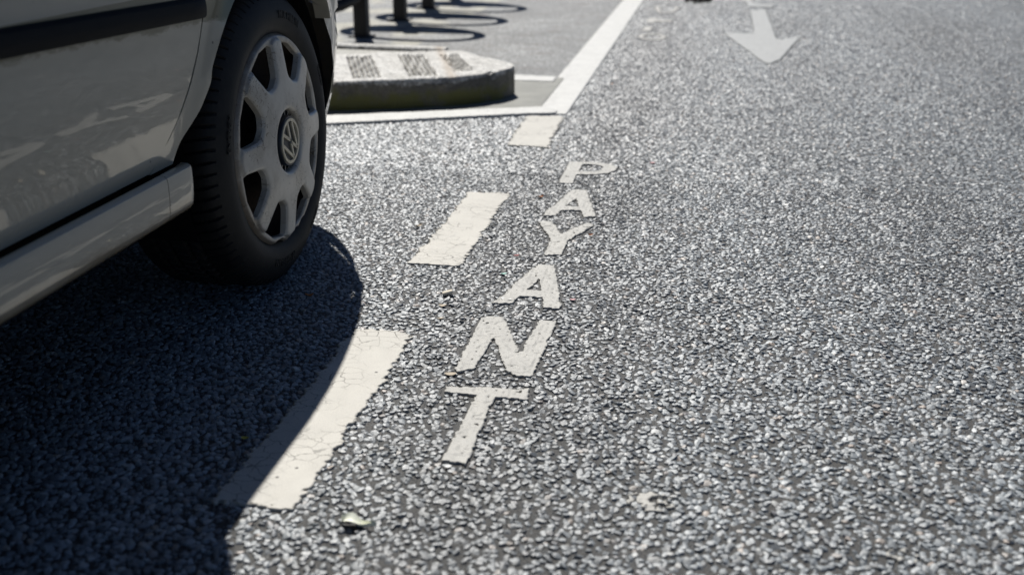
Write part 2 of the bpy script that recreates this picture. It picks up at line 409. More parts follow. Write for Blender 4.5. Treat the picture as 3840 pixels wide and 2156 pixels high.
MASKS = []            # used to leave the chippings out under the paint
def marking(name, f, box, cell, z, mat, edge, drape, erode=0.0, parent=None, skirt=True, clear=0.0):
    x0, x1, y0, y1 = box
    nx = int((x1 - x0) / cell) + 1; ny = int((y1 - y0) / cell) + 1
    gx, gy = np.meshgrid(x0 + np.arange(nx + 1) * cell, y0 + np.arange(ny + 1) * cell)
    cx = gx[:-1, :-1] + cell / 2; cy = gy[:-1, :-1] + cell / 2
    def ff(x, y):
        wx = vnoise(x, y, .0075, 1) * edge * 1.3 + vnoise(x, y, .035, 2) * edge
        wy = vnoise(x, y, .0075, 3) * edge * 1.3 + vnoise(x, y, .035, 4) * edge
        return f(x + wx, y + wy)
    keep = ff(cx, cy)
    if drape:         # paint thin enough to follow the stones; a few holes
        keep &= ~((vnoise(cx, cy, .008, 5) > .44))
    bump = np.abs(vnoise(gx, gy, .0095, 6)) * 2
    Z = z + (drape * (1 - bump) if drape else 0) + vnoise(gx, gy, .02, 7) * .0009
    idx = -np.ones(gx.shape, int); used = np.zeros(gx.shape, bool)
    for a in (0, 1):
        for c in (0, 1): used[a:a + ny, c:c + nx] |= keep
    idx[used] = np.arange(used.sum())
    V = np.stack([gx[used] + vnoise(gx[used], gy[used], cell, 8) * cell * .5, gy[used] + vnoise(gx[used], gy[used], cell, 9) * cell * .5, Z[used]], 1)
    J, I = np.nonzero(keep)
    Q = np.stack([idx[J, I], idx[J, I + 1], idx[J + 1, I + 1], idx[J + 1, I]], 1)
    if skirt:
        kp = np.pad(keep, 1); n0 = len(V); low = V.copy(); low[:, 2] = -.001; V = np.concatenate([V, low]); S = []
        for dj, di, a, c in ((-1, 0, (0, 0), (0, 1)), (1, 0, (1, 1), (1, 0)), (0, -1, (1, 0), (0, 0)), (0, 1, (0, 1), (1, 1))):
            e = keep & ~kp[1 + dj:1 + dj + ny, 1 + di:1 + di + nx]; j, i = np.nonzero(e)
            p = idx[j + a[0], i + a[1]]; q = idx[j + c[0], i + c[1]]
            S.append(np.stack([q, p, p + n0, q + n0], 1))
        Q = np.concatenate([Q] + S)
    me = quick_mesh(name, V, Q.ravel(), np.arange(len(Q)) * 4, np.full(len(Q), 4), [mat], smooth=True)
    o = bpy.data.objects.new(name, me); col.objects.link(o)
    if parent: o.parent = parent
    if clear:
        fm = lambda x, y: ff(x, y) | ff(x + clear, y) | ff(x - clear, y) | ff(x, y + clear) | ff(x, y - clear)
    else: fm = ff
    MASKS.append((x0 - .01, x1 + .01, y0 - .01, y1 + .01, fm))
    return o

quad = lambda *P: letter_mask([list(P)])
tag(marking('painted_dash', quad((-.612, 1.132), (-.499, 1.135), (-.500, 1.718), (-.610, 1.722)), (-.64, -.47, 1.11, 1.75), .003, .0042, M['dash'], .009, 0),
    'cracked white dash nearest the camera, half in the car shadow', 'road marking', 'dashes of the parking line')
tag(marking('painted_dash', quad((-.612, 2.086), (-.500, 2.092), (-.501, 2.662), (-.606, 2.660)), (-.64, -.47, 2.06, 2.69), .003, .0042, M['dash'], .009, 0),
    'white dash in full sun beside the wheel and the letter Y', 'road marking', 'dashes of the parking line')
tag(marking('painted_dash', quad((-.612, 3.20), (-.488, 3.198), (-.493, 3.66), (-.626, 3.645)), (-.64, -.47, 3.17, 3.68), .003, .0042, M['dash'], .012, 0),
    'short cream end of the solid line, in front of the white cross line', 'road marking', 'dashes of the parking line')
tag(marking('painted_line', quad((-.630, 3.66), (-.493, 3.70), (-.497, 9.6), (-.631, 9.6)), (-.66, -.46, 3.64, 9.62), .0045, .0052, M['line'], .003, 0),
    'long solid bright white line running away past the island', 'road marking')
tag(marking('painted_line', quad((-3.0, 2.60), (-3.0, 2.75), (-1.112, 3.581), (-.60, 3.785), (-.53, 3.72), (-.53, 3.690), (-.631, 3.660), (-1.258, 3.377)), (-3.02, -.50, 2.58, 3.80), .006, .0098, M['line'], .003, 0),
    'white line crossing in front of the kerb island', 'road marking')
tag(marking('painted_line', quad((-.86, 4.312), (-.633, 4.306), (-.633, 4.415), (-.86, 4.44)), (-.87, -.63, 4.29, 4.45), .006, .0098, M['line'], .003, 0),
    'short white line joining the island end to the solid line', 'road marking')
word = empty('painted_word', (-.325, 2.16, 0)); bpy.context.view_layer.update()
tag(word, 'grey white word PAYANT painted letter below letter along the parking line', 'road lettering')
for ch, ya, yb, outl, counter in LETTERS:
    f = (lambda o_, c_: lambda x, y: in_poly(x, y, o_) & ~(in_poly(x, y, c_) if c_ else np.zeros(np.shape(x), bool)))(outl, counter)
    o = marking('letter', f, (-.415, -.235, ya - .02, yb + .02), .0020, .0022 if ch != 'P' else .0030, M['letter'], .0032 if ch != 'P' else .0012, .0026 if ch != 'P' else .0016, clear=.0045)
    o.parent = word; o.matrix_parent_inverse = Matrix.Translation((.325, -2.16, 0))
    o['label'] = 'painted letter ' + ch
def ellring(cx, cy, a, b, t, ax=None):
    return lambda x, y: (((x - cx) / a) ** 2 + ((y - cy) / b) ** 2 < 1) & (((x - cx) / (a - t)) ** 2 + ((y - cy) / (b - t * 1.3)) ** 2 > 1)
word2 = empty('painted_word', (-.32, 6.1, 0))
tag(word2, 'worn faded letters in the distance beside the solid line', 'road lettering')
for lab, f, bx in (
        ('faded round letter', ellring(-.322, 5.76, .072, .13, .026), (-.41, -.24, 5.6, 5.9)),
        ('faded stub of a letter', letter_mask([rect(-.39, -.345, 5.99, 6.16)]), (-.41, -.24, 5.96, 6.24)),
        ('faded bar letter', letter_mask([rect(-.39, -.25, 6.42, 6.50), rect(-.39, -.345, 6.36, 6.56)]), (-.41, -.23, 6.32, 6.62)),
        ('faded curved letter', lambda x, y: (y < 7.2) & ellring(-.312, 7.18, .075, .33, .028)(x, y), (-.41, -.22, 6.8, 7.3))):
    o = marking('letter', f, bx, .006, .0035, M['faded'], .010, 0, clear=.004)
    o.parent = word2; o.matrix_parent_inverse = Matrix.Translation((.32, -6.1, 0)); o['label'] = lab
tag(marking('painted_arrow', letter_mask([[(.203, 5.55), (.315, 5.55), (.306, 7.12), (.213, 7.10)],
    [(.048, 5.955), (.10, 5.99), (.20, 5.97), (.30, 5.80), (.345, 5.77), (.39, 5.82), (.447, 5.93), (.30, 5.10), (.258, 4.97), (.228, 4.99)]]),
    (.03, .46, 4.93, 7.15), .006, .0045, M['arrow'], .006, 0, clear=.004), 'pale painted arrow pointing towards the camera', 'road marking')
tag(marking('painted_symbol', letter_mask([[(.10, 8.5), (.16, 8.5), (.255, 7.45), (.20, 7.45)], rect(.20, .36, 7.30, 7.47), [(.30, 7.9), (.95, 8.5), (.95, 8.62), (.28, 8.05)]]),
    (.05, 1.0, 7.25, 8.7), .008, .0045, M['arrow'], .01, 0), 'pale slanting strokes of a symbol behind the painted arrow', 'road marking')

tag(marking('paint_splash', lambda x, y: (((x + .046) / .034) ** 2 + ((y - 1.235) / .022) ** 2 < 1) & (vnoise(x, y, .007, 21) > .02), (-.09, 0, 1.2, 1.27), .0025, .0022, M['letter'], .008, .002, skirt=True),
    'thin pale grey splash on the open road towards the bottom edge', 'paint splash')
tag(marking('paint_splash', lambda x, y: (((x - .267) / .020) ** 2 + ((y - 1.172) / .015) ** 2 < 1) & (vnoise(x, y, .007, 22) > .0), (.23, .31, 1.14, 1.21), .0025, .0022, M['letter'], .008, .002, skirt=True),
    'small pale patch on the road near the lower right corner', 'paint splash')
# ------------------------------------------------------------------ stone chippings of the road surface
def chips():
    sp = .0104; XS = []
    for (ya, yb) in ((.45, 2.9), (2.9, 8.7)):
        xs = np.arange(-4.0, 2.7, sp); ys = np.arange(ya, yb, sp * .92)
        gx, gy = np.meshgrid(xs, ys); gx[1::2] += sp / 2
        x = gx.ravel() + rng.normal(0, sp * .27, gx.size); y = gy.ravel() + rng.normal(0, sp * .27, gx.size)
        k = (x > -.45 - .72 * y) & (x < .55 + .27 * y)
        k &= ~((x < -1.45) & (y < 2.35))
        k &= ~in_poly(x, y, CORNER) & ~in_poly(x, y, PAVE) & ~in_island(x, y, .01)
        k &= rng.random(len(x)) > .03
        for (a, b2, c, d, f) in MASKS:
            bb = k & (x > a) & (x < b2) & (y > c) & (y < d); i = np.nonzero(bb)[0]
            if len(i): k[i[f(x[i], y[i])]] = False
        XS.append((x[k], y[k]))
    out = []
    # near: angular chips with a faceted flank and a tilted top
    x, y = XS[0]; n = len(x); A = np.arange(6) * math.pi / 3
    r = .0048 + .0026 * rng.random(n) ** 1.3
    big = rng.random(n) < .05; r[big] *= 1.22
    an = A[None] + rng.normal(0, .22, (n, 6)) + rng.random((n, 1)) * 6.28
    el = 1 + .55 * rng.random((n, 1)); ea = rng.random((n, 1)) * 3.14
    rad = r[:, None] * (1 + rng.normal(0, .12, (n, 6)))
    px, py = rad * np.cos(an) * el ** .5, rad * np.sin(an) / el ** .5
    qx, qy = px * np.cos(ea) - py * np.sin(ea), px * np.sin(ea) + py * np.cos(ea)
    h = (.0008 + .0020 * rng.random((n, 1)) + .0009 * vnoise(x, y, .05, 11)[:, None] * 2) * np.interp(y, [1.6, 2.9], [1, .72])[:, None]
    k1 = .62 + .20 * rng.random((n, 6))
    tx, ty = rng.normal(-.02, .17, (n, 1)), rng.normal(.07, .18, (n, 1))
    V = np.zeros((n, 13, 3))
    V[:, :6, 0] = x[:, None] + qx; V[:, :6, 1] = y[:, None] + qy; V[:, :6, 2] = -.0008
    V[:, 6:12, 0] = x[:, None] + qx * k1; V[:, 6:12, 1] = y[:, None] + qy * k1
    V[:, 6:12, 2] = h + tx * qx * k1 + ty * qy * k1 + rng.normal(0, .00022, (n, 6))
    V[:, 12, 0] = x + rng.normal(0, .0009, n); V[:, 12, 1] = y + rng.normal(0, .0009, n); V[:, 12, 2] = h[:, 0] + .0004 + .0007 * rng.random(n)
    pat = []
    for j in range(6): pat += [j, (j + 1) % 6, 6 + (j + 1) % 6, 6 + j]
    for j in range(6): pat += [6 + j, 6 + (j + 1) % 6, 12]
    pat = np.array(pat)
    Lp = (np.arange(n)[:, None] * 13 + pat[None]).ravel()
    st = (np.arange(n)[:, None] * 42 + np.array([0, 4, 8, 12, 16, 20, 24, 27, 30, 33, 36, 39])[None]).ravel(); tot = np.tile([4] * 6 + [3] * 6, n)
    V1, L1_, S1, T1 = V.reshape(-1, 3), Lp, st, tot
    # farther: five sided chips with a flat tilted top
    x, y = XS[1]; n = len(x)
    an = np.arange(5)[None] * 1.2566 + rng.normal(0, .2, (n, 5)) + rng.random((n, 1)) * 6.28
    r = .0052 + .0022 * rng.random((n, 1)); rad = r * (1 + rng.normal(0, .14, (n, 5)))
    qx, qy = rad * np.cos(an), rad * np.sin(an); h = (.0008 + .0020 * rng.random((n, 1))) * np.interp(y, [2.9, 6], [.72, .38])[:, None]
    tx, ty = rng.normal(-.03, .17, (n, 1)), rng.normal(.12, .18, (n, 1))
    V = np.zeros((n, 10, 3))
    V[:, :5, 0] = x[:, None] + qx; V[:, :5, 1] = y[:, None] + qy; V[:, :5, 2] = -.0008
    V[:, 5:, 0] = x[:, None] + qx * .76; V[:, 5:, 1] = y[:, None] + qy * .68; V[:, 5:, 2] = h + (tx * qx + ty * qy) * .68
    pat = []
    for j in range(5): pat += [j, (j + 1) % 5, 5 + (j + 1) % 5, 5 + j]
    pat = np.array(pat + [5, 6, 7, 8, 9])
    L2 = (np.arange(n)[:, None] * 10 + pat[None]).ravel() + len(V1)
    S2 = (np.arange(n)[:, None] * 25 + np.array([0, 4, 8, 12, 16, 20])[None]).ravel() + len(L1_); T2 = np.tile([4] * 5 + [5], n)
    V2 = V.reshape(-1, 3)
    # fines: tiny pyramids filling the gaps near the camera
    sp2 = .0052; gx, gy = np.meshgrid(np.arange(-2.6, 1.6, sp2), np.arange(.5, 3.3, sp2))
    x = gx.ravel() + rng.normal(0, sp2 * .35, gx.size); y = gy.ravel() + rng.normal(0, sp2 * .35, gx.size)
    k = (x > -.30 - .70 * y) & (x < .42 + .26 * y) & (x > -1.35) & (rng.random(len(x)) > .2) & ~in_poly(x, y, CORNER)
    for (a, b2, c, d, f) in MASKS:
        bb = k & (x > a) & (x < b2) & (y > c) & (y < d); i = np.nonzero(bb)[0]
        if len(i): k[i[f(x[i], y[i])]] = False
    x, y = x[k], y[k]; n3 = len(x)
    an = np.arange(4)[None] * 1.571 + rng.normal(0, .3, (n3, 4)) + rng.random((n3, 1)) * 6.28; rad = (.0011 + .0014 * rng.random((n3, 1))) * (1 + rng.normal(0, .15, (n3, 4)))
    V = np.zeros((n3, 5, 3)); V[:, :4, 0] = x[:, None] + rad * np.cos(an); V[:, :4, 1] = y[:, None] + rad * np.sin(an); V[:, :4, 2] = -.0004
    V[:, 4, 0] = x + rng.normal(0, .0004, n3); V[:, 4, 1] = y + rng.normal(0, .0004, n3); V[:, 4, 2] = .0006 + .0010 * rng.random(n3)
    pat = np.array([0, 1, 4, 1, 2, 4, 2, 3, 4, 3, 0, 4])
    L3 = (np.arange(n3)[:, None] * 5 + pat[None]).ravel() + len(V1) + len(V2); S3 = (np.arange(n3)[:, None] * 12 + np.array([0, 3, 6, 9])[None]).ravel() + len(L1_) + len(L2); T3 = np.full(n3 * 4, 3)
    print('chips', len(V1) // 12, n, n3)
    me = quick_mesh('gravel', np.concatenate([V1, V2, V.reshape(-1, 3)]), np.concatenate([L1_, L2, L3]), np.concatenate([S1, S2, S3]), np.concatenate([T1, T2, T3]), [M['chip']])
    o = bpy.data.objects.new('gravel', me); col.objects.link(o)
    tag(o, 'grey stone chippings set in the dark road surface', 'gravel', kind='stuff')
chips()

# ------------------------------------------------------------------ kerb island
HK = .112
isl = empty('kerb_island', (-1.3, 3.6, 0)); tag(isl, 'raised concrete kerb island with mossy side and grooved stones', 'traffic island')
def kerb():
    # the front stones: from the front curve to an inner line; rows run up the wall, over the rounded edge and inwards
    xs = np.concatenate([np.arange(-3.05, -1.7, .03), np.arange(-1.7, -.737, .006), [-.737]])
    yf = np.interp(xs, FX, FY); yb = np.interp(xs, BX, BY)
    yi = np.minimum(yb, 4.185 + (xs + 1.511) * .43 + .0)         # inner edge of the grooved stones
    wall = [(0, 0), (.000, .03), (.001, .06), (.002, .085), (.005, .100), (.011, .108), (.020, HK)]
    rows = []
    for off, z in wall: rows.append((yf + off, np.full_like(xs, z)))
    t = np.linspace(0, 1, 110)
    for k in t[1:]:
        rows.append((yf + .020 + np.maximum(yi - yf - .022, .0005) * k, np.full_like(xs, HK)))
    Y = np.array([r[0] for r in rows]); Z = np.array([r[1] for r in rows]); X = np.tile(xs, (len(rows), 1))
    # grooves pressed into the top of each stone
    def groove(A0, A1, B0, B1, n=6):
        A0, A1, B0, B1 = map(np.array, (A0, A1, B0, B1))
        u = (A1 - A0); L = (B0 - A0); nl = np.linalg.norm(L); L = L / nl; wdt = abs(u[0] * L[1] - u[1] * L[0])
        nrm = np.array([-L[1], L[0]]);
        if nrm @ u < 0: nrm = -nrm
        a = (X - A0[0]) * L[0] + (Y - A0[1]) * L[1]; c = (X - A0[0]) * nrm[0] + (Y - A0[1]) * nrm[1]
        ph = (c / wdt) * n; inside = (a > 0) & (a < nl) & (ph > 0) & (ph < n - .35)
        prof = np.clip(1.25 - np.abs((ph % 1) - .35) * 4.5, 0, 1); end = np.clip(np.minimum(a, nl - a) / .008, 0, 1)
        return np.where(inside, prof * end * .017, 0)
    for q in (((-1.443, 4.142), (-1.335, 4.161), (-1.255, 3.664), (-1.163, 3.68)), ((-1.25, 4.215), (-1.140, 4.234), (-1.066, 3.728), (-.983, 3.742)),
              ((-1.085, 4.255), (-1.020, 4.29), (-.930, 3.870), (-.862, 3.914)), ((-1.64, 4.06), (-1.54, 4.08), (-1.45, 3.59), (-1.36, 3.60)),
              ((-1.84, 3.98), (-1.74, 4.0), (-1.65, 3.51), (-1.56, 3.52))):
        Z = Z - groove(*q)
    # joints between stones
    for jx, jy in ((-.965, 3.72), (-1.47, 3.54), (-1.98, 3.37)):
        d = np.abs((X - jx) + .32 * (Y - jy)); s_ = np.clip(1 - d / .006, 0, 1); Z = Z - s_ * .004 * (Z > .1); Y = Y + s_ * .006 * (Z < .1)
    top = Z > .09
    Z = Z + np.where(top, vnoise(X, Y, .012, 3) * .0024 + vnoise(X, Y, .06, 4) * .004, 0)
    Y = Y + np.where(~top, vnoise(X, Z * 6, .03, 5) * .010 + vnoise(X, Z, .18, 6) * .012 * (Z > .01), 0)
    Z = Z - np.where((Z > .095) & (Y < np.interp(X, FX, FY) + .03), np.clip(vnoise(X, Y * .3, .022, 8) - .15, 0, 1) * .03, 0)
    nr, nx = X.shape; V = np.stack([X, Y, Z], 2).reshape(-1, 3); F = []
    for i in range(nr - 1):
        for j in range(nx - 1): F.append((i * nx + j, i * nx + j + 1, (i + 1) * nx + j + 1, (i + 1) * nx + j))
    # end wall at the tip and a rear wall
    V = list(map(tuple, V)); base = len(V); e = [i * nx + nx - 1 for i in range(6, nr)]
    for i in e: V.append((V[i][0] + .006, V[i][1], 0))
    for a in range(len(e) - 1): F.append((e[a], base + a, base + a + 1, e[a + 1]))
    b2 = len(V); r0 = (nr - 1) * nx
    for j in range(nx): V.append((V[r0 + j][0], V[r0 + j][1] + .002, 0))
    for j in range(nx - 1): F.append((r0 + j, r0 + j + 1, b2 + j + 1, b2 + j))
    o = mesh('kerb_stone', V, F, M['conc'], isl, origin=(1.3, -3.6, 0)); auto_smooth(o, 40)
    # infill behind the stones, a step lower, and the thin rear kerb
    xq = np.linspace(-3.05, -1.10, 60); yiq = 4.185 + (xq + 1.511) * .43; ybq = np.interp(xq, BX, BY) - .075
    ok = ybq > yiq + .004; xq, yiq, ybq = xq[ok], yiq[ok], ybq[ok]
    V = [(a, b, .098) for a, b in zip(xq, yiq + .002)] + [(a, b, .098) for a, b in zip(xq, ybq)]
    n = len(xq); F = [(i, i + 1, n + i + 1, n + i) for i in range(n - 1)]
    mesh('infill', V, F, M['conc2'], isl, origin=(1.3, -3.6, 0))
    xr = np.array([-3.05, -2.2, -1.615, -1.158, -1.10]); rings = []
    for x_ in xr:
        yb_ = float(np.interp(x_, BX, BY)); d = .0
        rings.append([(x_, yb_ - .075, .0), (x_, yb_ - .073, .108), (x_, yb_ - .066, .114), (x_, yb_ - .012, .114), (x_, yb_ - .004, .108), (x_, yb_, .0)])
    m = MB(); m.loft(rings, closed=True, caps=True); m.build('rear_kerb', M['conc'], isl, origin=(1.3, -3.6, 0))
kerb()

# ------------------------------------------------------------------ cycle stands behind the island
def cycle_stand(y, label):
    t = empty('cycle_stand', (-1.815, y, 0)); tag(t, label, 'cycle stand', 'black hoop cycle stands behind the island')
    m = MB(); m.box(-.036, .036, -.03, .03, 0, .75, .004); m.build('post', M['post'], t)
    m = MB(); m.box(-.06, .06, -.055, .055, .0042, .012, .002); m.build('base_plate', M['post'], t)
    m = MB(); m.tube([(.37 * math.cos(a), 0, .73 + .37 * math.sin(a)) for a in np.linspace(0, 2 * math.pi, 49)[:-1]], .032, 10, closed=True)
    auto_smooth(m.build('hoop', M['post'], t), 60)
    # lower plate of the hoop
    n = 24; a0 = -.06; P = [(.37 * math.cos(a), .37 * math.sin(a)) for a in np.linspace(math.pi - a0, 2 * math.pi + a0, n)]
    m = MB(); m.loft([[(x, -.004, .73 + z) for x, z in P], [(x, .004, .73 + z) for x, z in P]], closed=True, caps=True); m.build('plate', M['post'], t)
for y, lab in ((5.48, 'black hoop cycle stand standing nearest the kerb island'), (6.20, 'second black hoop cycle stand behind the island, its post shadow crossing the ground'),
               (6.84, 'third black hoop cycle stand behind the island'), (7.50, 'farthest black hoop cycle stand behind the island')):
    cycle_stand(y, lab)
# low rail beside the first stand, seen between the car and the post
m = MB(); m.tube([(-3.3, 4.93, .03), (-2.75, 4.97, .06), (-2.3, 5.02, .105), (-2.0, 5.12, .145), (-1.85, 5.27, .185), (-1.815, 5.46, .21)], .030, 10)
auto_smooth(tag(m.build('low_rail', M['post']), 'low black rail sloping to the first cycle stand', 'rail'), 60)

# ------------------------------------------------------------------ the car
CX = -1.67          # middle of the car
car = empty('parked_car', (CX + .010, .75, 0)); tag(car, 'cream white hatchback parked along the dashed line, black rub strip on its door', 'car')
OFF = (-CX, -.75, 0)
def cpart(mb, name, mat, smooth=30, parent=None):
    o = mb.build(name, mat, parent or car, origin=OFF if parent is None else (0, 0, 0))
    if smooth: auto_smooth(o, smooth)
    return o
ZP = [.20, .30, .345, .378, .45, .52, .60, .70, .82, .90, .96]
XPt = [-.866, -.866, -.8672, -.8585, -.841, -.830, -.822, -.818, -.824, -.836, -.852]
_zf = np.linspace(.2, .96, 200); _xf = np.interp(_zf, ZP, XPt)
for _ in range(2): _xf = np.convolve(np.pad(_xf, 4, mode='edge'), np.ones(9) / 9, mode='valid')
PY = [-1.30, -1.10, -.8, -.3, 2.10, 2.30, 2.35, 2.40, 2.46, 2.53, 2.61, 2.71, 2.83]
PX = [.20, .10, .035, 0, 0, .0, .010, .045, .085, .140, .210, .33, .62]
QY = [-1.30, -1.10, -.8, -.3, 2.00, 2.10, 2.20, 2.30, 2.36, 2.43, 2.53, 2.62, 2.69, 2.76, 2.81, 2.84]
QX = [.20, .10, .035, 0, 0, .006, .016, .030, .042, .058, .095, .145, .195, .265, .40, .62]
def high_taper(y): return np.interp(y, QY, QX)
def side_x(y, z):
    k = np.clip((np.asarray(z, float) - .54) / .10, 0, 1); k = k * k * (3 - 2 * k)
    x = np.interp(z, _zf, _xf) - np.interp(y, PY, PX) * (1 - k) - high_taper(y) * k
    return x
def arch_flare(y, z, yc=1.962):
    d = np.hypot(np.asarray(y) - yc, np.asarray(z) - .30)
    return .012 * np.exp(-((d - .335) / .03) ** 2)
def seam_y(z): return np.interp(z, [.325, .334, .36, .409, .46, .515, .587, .75, .95], [1.470, 1.500, 1.542, 1.586, 1.615, 1.641, 1.664, 1.690, 1.700])
def mir(P, side): return [((x if side > 0 else 2 * CX - x), y, z) for x, y, z in P]
SILLZ = .336
def arch_path(front=True):
    P = [(1.578, SILLZ), (1.598, .37), (1.640, .415), (1.668, .455)]
    for a in np.linspace(150, 12, 34): P.append((1.962 + .338 * math.cos(R(a)), .300 + .352 * math.sin(R(a))))
    P += [(2.285, .33), (2.262, .29), (2.235, .24), (2.222, .205)]
    return np.array(P)
def resample(P, n):
    P = np.array(P, float); d = np.r_[0, np.cumsum(np.hypot(*np.diff(P, axis=0).T))]; t = np.linspace(0, d[-1], n)
    return np.stack([np.interp(t, d, P[:, 0]), np.interp(t, d, P[:, 1])], 1)

for side, sl in ((1, 'right'), (-1, 'left')):
    # fender: from the arch lip outwards to door seam, bonnet line and bumper
    N = 90; ap = arch_path(); cut = [i for i, p in enumerate(ap) if p[0] > 2.2 and p[1] < .50][0]
    inner = resample(ap[:cut + 1], N)
    outer = [(seam_y(z) + .0015, z) for z in np.linspace(SILLZ, .88, 14)] + [(1.85, .865), (2.1, .84), (2.3, .80), (2.46, .758), (2.50, .70), (2.49, .60), (2.43, .535), (2.36, .505)]
    # keep correspondence: seam part with rear of arch
    seg = [0, .16, .45, .8, 1.0]
    outer = resample(outer, 400); tt = np.linspace(0, 1, N); oo = np.interp(tt, [0, .30, .62, .85, 1], [0, .385, .66, .88, 1])
    outer = np.stack([np.interp(oo, np.linspace(0, 1, 400), outer[:, 0]), np.interp(oo, np.linspace(0, 1, 400), outer[:, 1])], 1)
    m = MB(); rings = []
    lip = [(-.034, 0), (-.010, 0), (-.002, 0), (0, .0025)]
    for dx, dv in lip:
        P = inner + (outer - inner) * dv
        rings.append(mir([(side_x(y, z) + arch_flare(y, z) + dx, y, z) for y, z in P], side))
    for v in np.linspace(0, 1, 22)[1:]:
        P = inner + (outer - inner) * v
        rings.append(mir([(side_x(y, z) + arch_flare(y, z), y, z) for y, z in P], side))
    P = outer; rings.append(mir([(side_x(y, z) - .012, y, z) for y, z in P], side))
    m.loft(rings); cpart(m, 'fender', M['paint'])
    # doors
    def panel(name, ya, yb, z0=.3385, z1=.945, nz=26):
        m = MB(); rings = []
        zs = np.linspace(z0, z1, nz)
        def ring(z, inset, dx):
            a, b = ya(z) + inset, yb(z) - inset
            return mir([(side_x(y, z) + dx, y, z) for y in [a] + list(np.linspace(a + .004, b - .004, 26)) + [b]], side)
        rings.append(ring(zs[0], .001, -.02))
        for z in zs: rings.append(ring(z, .0, 0))
        rings.append(ring(zs[-1], .001, -.02))
        for r in rings:      # roll the vertical edges in
            pass
        m.loft(rings)
        for k in (0, -1):
            e = [r[k] for r in rings]; m.loft([e, [(p[0] - side * .015, p[1], p[2]) for p in e]])
        return cpart(m, name, M['paint'])
    d1 = panel('front_door', lambda z: .52 + 0 * z, lambda z: seam_y(z) - .0022)
    d1['label'] = 'cream door with dirty lower half and black rub strip' if side > 0 else 'cream door on the far side'
    panel('rear_door', lambda z: -.22 + .0 * z if z > .6 else -.16 + .12 * (.6 - z), lambda z: .515 + 0 * z)
    # rub strips
    m = MB(); rings = []
    for y in np.linspace(.55, 1.652, 40):
        zc0 = .5735 - .025 * (y - 1.15); zc1 = .6085 - .027 * (y - 1.15); xb = float(side_x(y, .58)); e = 1.0
        if y > 1.645: e = .6
        rings.append(mir([(xb - .004, y, zc0), (xb + .009 * e, y, zc0 + .001), (xb + .013 * e, y, zc0 + .006), (xb + .0145 * e, y, (zc0 + zc1) / 2), (xb + .012 * e, y, zc1 - .006), (xb + .006 * e, y, zc1 - .001), (xb - .004, y, zc1)], side))
    m.loft(rings, closed=True, caps=True); o = m.build('rub_strip', M['trim'], d1); auto_smooth(o, 35)
    m = MB(); hx = float(side_x(.7, .82)) + .022
    m.tube(mir([(hx - .03, .62, .815), (hx, .64, .818), (hx, .70, .82), (hx, .76, .818), (hx - .03, .78, .815)], side), .011, 8); auto_smooth(m.build('door_handle', M['trim'], d1), 60)
    # sill, with its separate end piece in front of the wheel
    def sill(ya, yb, name, endround):
        m = MB(); rings = []
        ys = np.linspace(ya, yb, 14) if not endround else [ya, yb - .02, yb - .012, yb - .006, yb - .002, yb]
        for i, y in enumerate(ys):
            k = 0
            if endround: k = [0, 0, .001, .004, .009, .017][i]
            sec = [(-.900, .300), (-.872, .3240), (-.860, .3290), (-.849, .3375), (-.840, .3372), (-.8352, .3335), (-.8338, .326), (-.8340, .300), (-.8360, .278), (-.8378, .269), (-.8420, .2630), (-.852, .260), (-.95, .258)]
            zc = .298; rings.append(mir([(x - k * .5, y, zc + (z - zc) * (1 - k * (4 if z < zc else 2))) for x, z in sec], side))
        m.loft(rings, caps=False)
        if endround: m.add([p for p in rings[-1]], [tuple(range(len(rings[-1])))])
        return cpart(m, name, M['paint'], 40)
    sill(-.12, 1.497, 'sill', False); sill(1.4985, 1.590, 'sill_end_piece', True)
    # rear quarter
    inner = resample([(-.88, .26), (-.86, .34)] + [(-.50 + .345 * math.cos(R(a)), .300 + .352 * math.sin(R(a))) for a in np.linspace(172, 8, 30)] + [(-.14, .34), (-.12, SILLZ)], 60)
    outer = resample([(-1.2, .26), (-1.24, .6), (-1.22, .95), (-.7, .96), (-.23, .955), (-.225, .6), (-.15, .45), (-.11, SILLZ)], 60)
    m = MB(); rings = []
    for dx, v in [(-.03, 0)] + [(0, v) for v in np.linspace(0, 1, 14)]:
        P = inner + (outer - inner) * v; rings.append(mir([(side_x(y, z) + dx, y, z) for y, z in P], side))
    m.loft(rings); cpart(m, 'rear_quarter', M['paint'])
    # side windows and pillars
    def win(name, P, mat):
        m = MB(); m.loft([mir([(np.interp(z, [.945, 1.36], [-.850, -1.005]) + dx - np.interp(y, PY, PX) * .3, y, z) for y, z in P], side) for dx in (0, -.02)], closed=True, caps=True)
        return cpart(m, name, mat, 0)
    win('side_window', [(.56, .955), (1.42, .955), (1.36, 1.0), (.92, 1.30), (.56, 1.33)], M['glass'])
    win('side_window', [(-.20, .955), (.50, .955), (.50, 1.33), (-.15, 1.32)], M['glass'])
    win('pillar', [(1.42, .946), (1.66, .946), (.93, 1.375), (.85, 1.36), (.90, 1.32), (1.38, 1.0)], M['paint'])
    win('pillar', [(.50, .946), (.56, .946), (.56, 1.36), (.50, 1.36)], M['paint'])
    win('pillar', [(-1.15, .946), (-.20, .946), (-.15, 1.32), (.0, 1.36), (-.95, 1.33)], M['paint'])
    # mirror
    m = MB(); mx = -.80
    rings = []
    for y, xo in ((1.50, -.690), (1.54, -.695), (1.60, -.735), (1.67, -.790), (1.74, -.828), (1.79, -.855)):
        xi = -.915; c_ = (xo + xi) / 2; h_ = (xo - xi) / 2; v_ = .066 * min(1, .35 + h_ / .11)
        rings.append(mir([(c_ + h_ * math.cos(a), y, 1.0 + v_ * math.sin(a)) for a in np.linspace(0, 2 * math.pi, 17)[:-1]], side))
